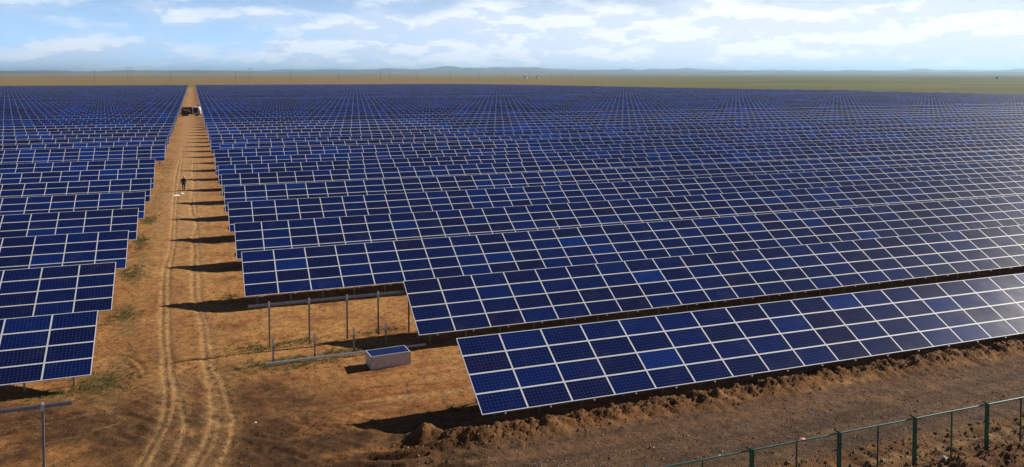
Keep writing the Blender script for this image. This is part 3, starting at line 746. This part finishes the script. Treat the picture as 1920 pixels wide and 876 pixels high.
# ------------------------------------------------------------------ stones and clods, dry grass
def scatter(name, pts, sizes, m, seed):
    rs = np.random.default_rng(seed)
    octv = np.array([(1, 0, 0), (-1, 0, 0), (0, 1, 0), (0, -1, 0), (0, 0, 1), (0, 0, -1)], float)
    octf = np.array([(0, 2, 4), (2, 1, 4), (1, 3, 4), (3, 0, 4), (2, 0, 5), (1, 2, 5), (3, 1, 5), (0, 3, 5)])
    n = len(pts); V = np.repeat(octv[None], n, 0) * rs.uniform(.55, 1.25, (n, 6, 1)) + rs.normal(0, .16, (n, 6, 3))
    V[:, :, 2] *= .7
    a = rs.uniform(0, 6.28, n); ca, sa = np.cos(a)[:, None], np.sin(a)[:, None]
    x_, y_ = V[:, :, 0].copy(), V[:, :, 1].copy(); V[:, :, 0] = x_ * ca - y_ * sa; V[:, :, 1] = x_ * sa + y_ * ca
    V *= np.array(sizes)[:, None, None]; V += np.array(pts)[:, None, :]
    F = (octf[None] + (np.arange(n) * 6)[:, None, None]).reshape(-1, 3)
    me = mesh(name, V.reshape(-1, 3), F.tolist(), [m]); return link(name, me)
def stone_mat(name, cols):
    m, t, b = mat(name); g = N(t, 'ShaderNodeNewGeometry'); r_ = N(t, 'ShaderNodeValToRGB'); t.links.new(g.outputs['Random Per Island'], r_.inputs[0])
    e = r_.color_ramp.elements; e[0].color = cols[0] + (1,); e[1].color = cols[-1] + (1,)
    for i, c_ in enumerate(cols[1:-1]): x = e.new((i + 1) / (len(cols) - 1)); x.color = c_ + (1,)
    t.links.new(r_.outputs[0], b.inputs['Base Color']); b.inputs['Roughness'].default_value = .85; b.inputs['Specular IOR Level'].default_value = .2; return m
sm1 = stone_mat('gravel_stone', [(.10, .062, .04), (.13, .08, .05), (.17, .115, .08), (.44, .38, .30), (.14, .085, .05)])
sm2 = stone_mat('clod_soil', [(.12, .056, .024), (.17, .08, .034), (.18, .09, .038), (.23, .13, .06), (.12, .058, .025)])
pts = []; sz = []
while len(pts) < 15000:
    x = rng.uniform(5, 48); y = rng.uniform(24.1, 29.6)
    d = float(vn(np.array([x / 3.0]), np.array([y / .8]), 101)[0])
    if rng.random() > .15 + 1.1 * d * (1.25 - abs(y - 26) / 4): continue
    s_ = .012 + .018 * rng.random() + (.04 * rng.random() if rng.random() < .05 else 0)
    pts.append((x, y, hz_at(x, y) + s_ * .2)); sz.append(s_)
tag(scatter('gravel', pts, sz, sm1, 1), kind='stuff')
pts = []; sz = []
for _ in range(4200):
    x = rng.uniform(6.8, 48); y = float(berm_y(np.array([x]))[0]) + rng.normal(-.05, .33); s_ = .015 + .07 * rng.random() ** 4
    pts.append((x, y, hz_at(x, y) + s_ * .25)); sz.append(s_)
for _ in range(9000):
    x = rng.uniform(6, 46); y = rng.uniform(17, 24.4); s_ = .02 + .08 * rng.random() ** 3
    pts.append((x, y, hz_at(x, y) + s_ * .25)); sz.append(s_)
for _ in range(9000):
    x = rng.uniform(-9, 12); y = 29 + 32 * rng.random() ** 1.6; s_ = .012 + .04 * rng.random() ** 4
    pts.append((x, y, hz_at(x, y) + s_ * .2)); sz.append(s_)
tag(scatter('soil_clods', pts, sz, sm2, 2), kind='stuff')
gv = []; gf = []
def blades(x, y, n, h, sp_):
    for _ in range(n):
        a_ = rng.uniform(0, 6.28); r_ = sp_ * math.sqrt(rng.random()); px, py = x + r_ * math.cos(a_), y + r_ * math.sin(a_)
        z = hz_at(px, py) - .01; ta = rng.uniform(0, 6.28); l = h * rng.uniform(.5, 1.2); w = rng.uniform(.006, .013); le = rng.uniform(.2, .8)
        dx, dy = math.cos(ta), math.sin(ta); k_ = len(gv)
        gv.extend([(px - dy * w, py + dx * w, z), (px + dy * w, py - dx * w, z), (px + dx * l * le * .5 + dy * w * .6, py + dy * l * le * .5 - dx * w * .6, z + l * .6), (px + dx * l * le, py + dy * l * le, z + l * .85)])
        gf.extend([(k_, k_ + 1, k_ + 2), (k_, k_ + 2, k_ + 3)])
for gx, gy, rx, ry in GP:
    nt = int(160 * rx * ry) + 12
    for _ in range(nt):
        x = gx + rng.normal() * rx * .75; y = gy + rng.normal() * ry * .75
        if x > 2.6 and y > 52: continue
        blades(x, y, 9, .11, .13)
for _ in range(420):
    y = rng.uniform(38, 150); x = -3.7 + rng.normal() * .55; blades(x, y, 7, .10, .14)
gm_ = stone_mat('dry_grass', [(.07, .075, .02), (.12, .115, .035), (.20, .16, .06), (.10, .10, .03)])
tag(link('grass', mesh('grass', gv, gf, [gm_])), kind='stuff')
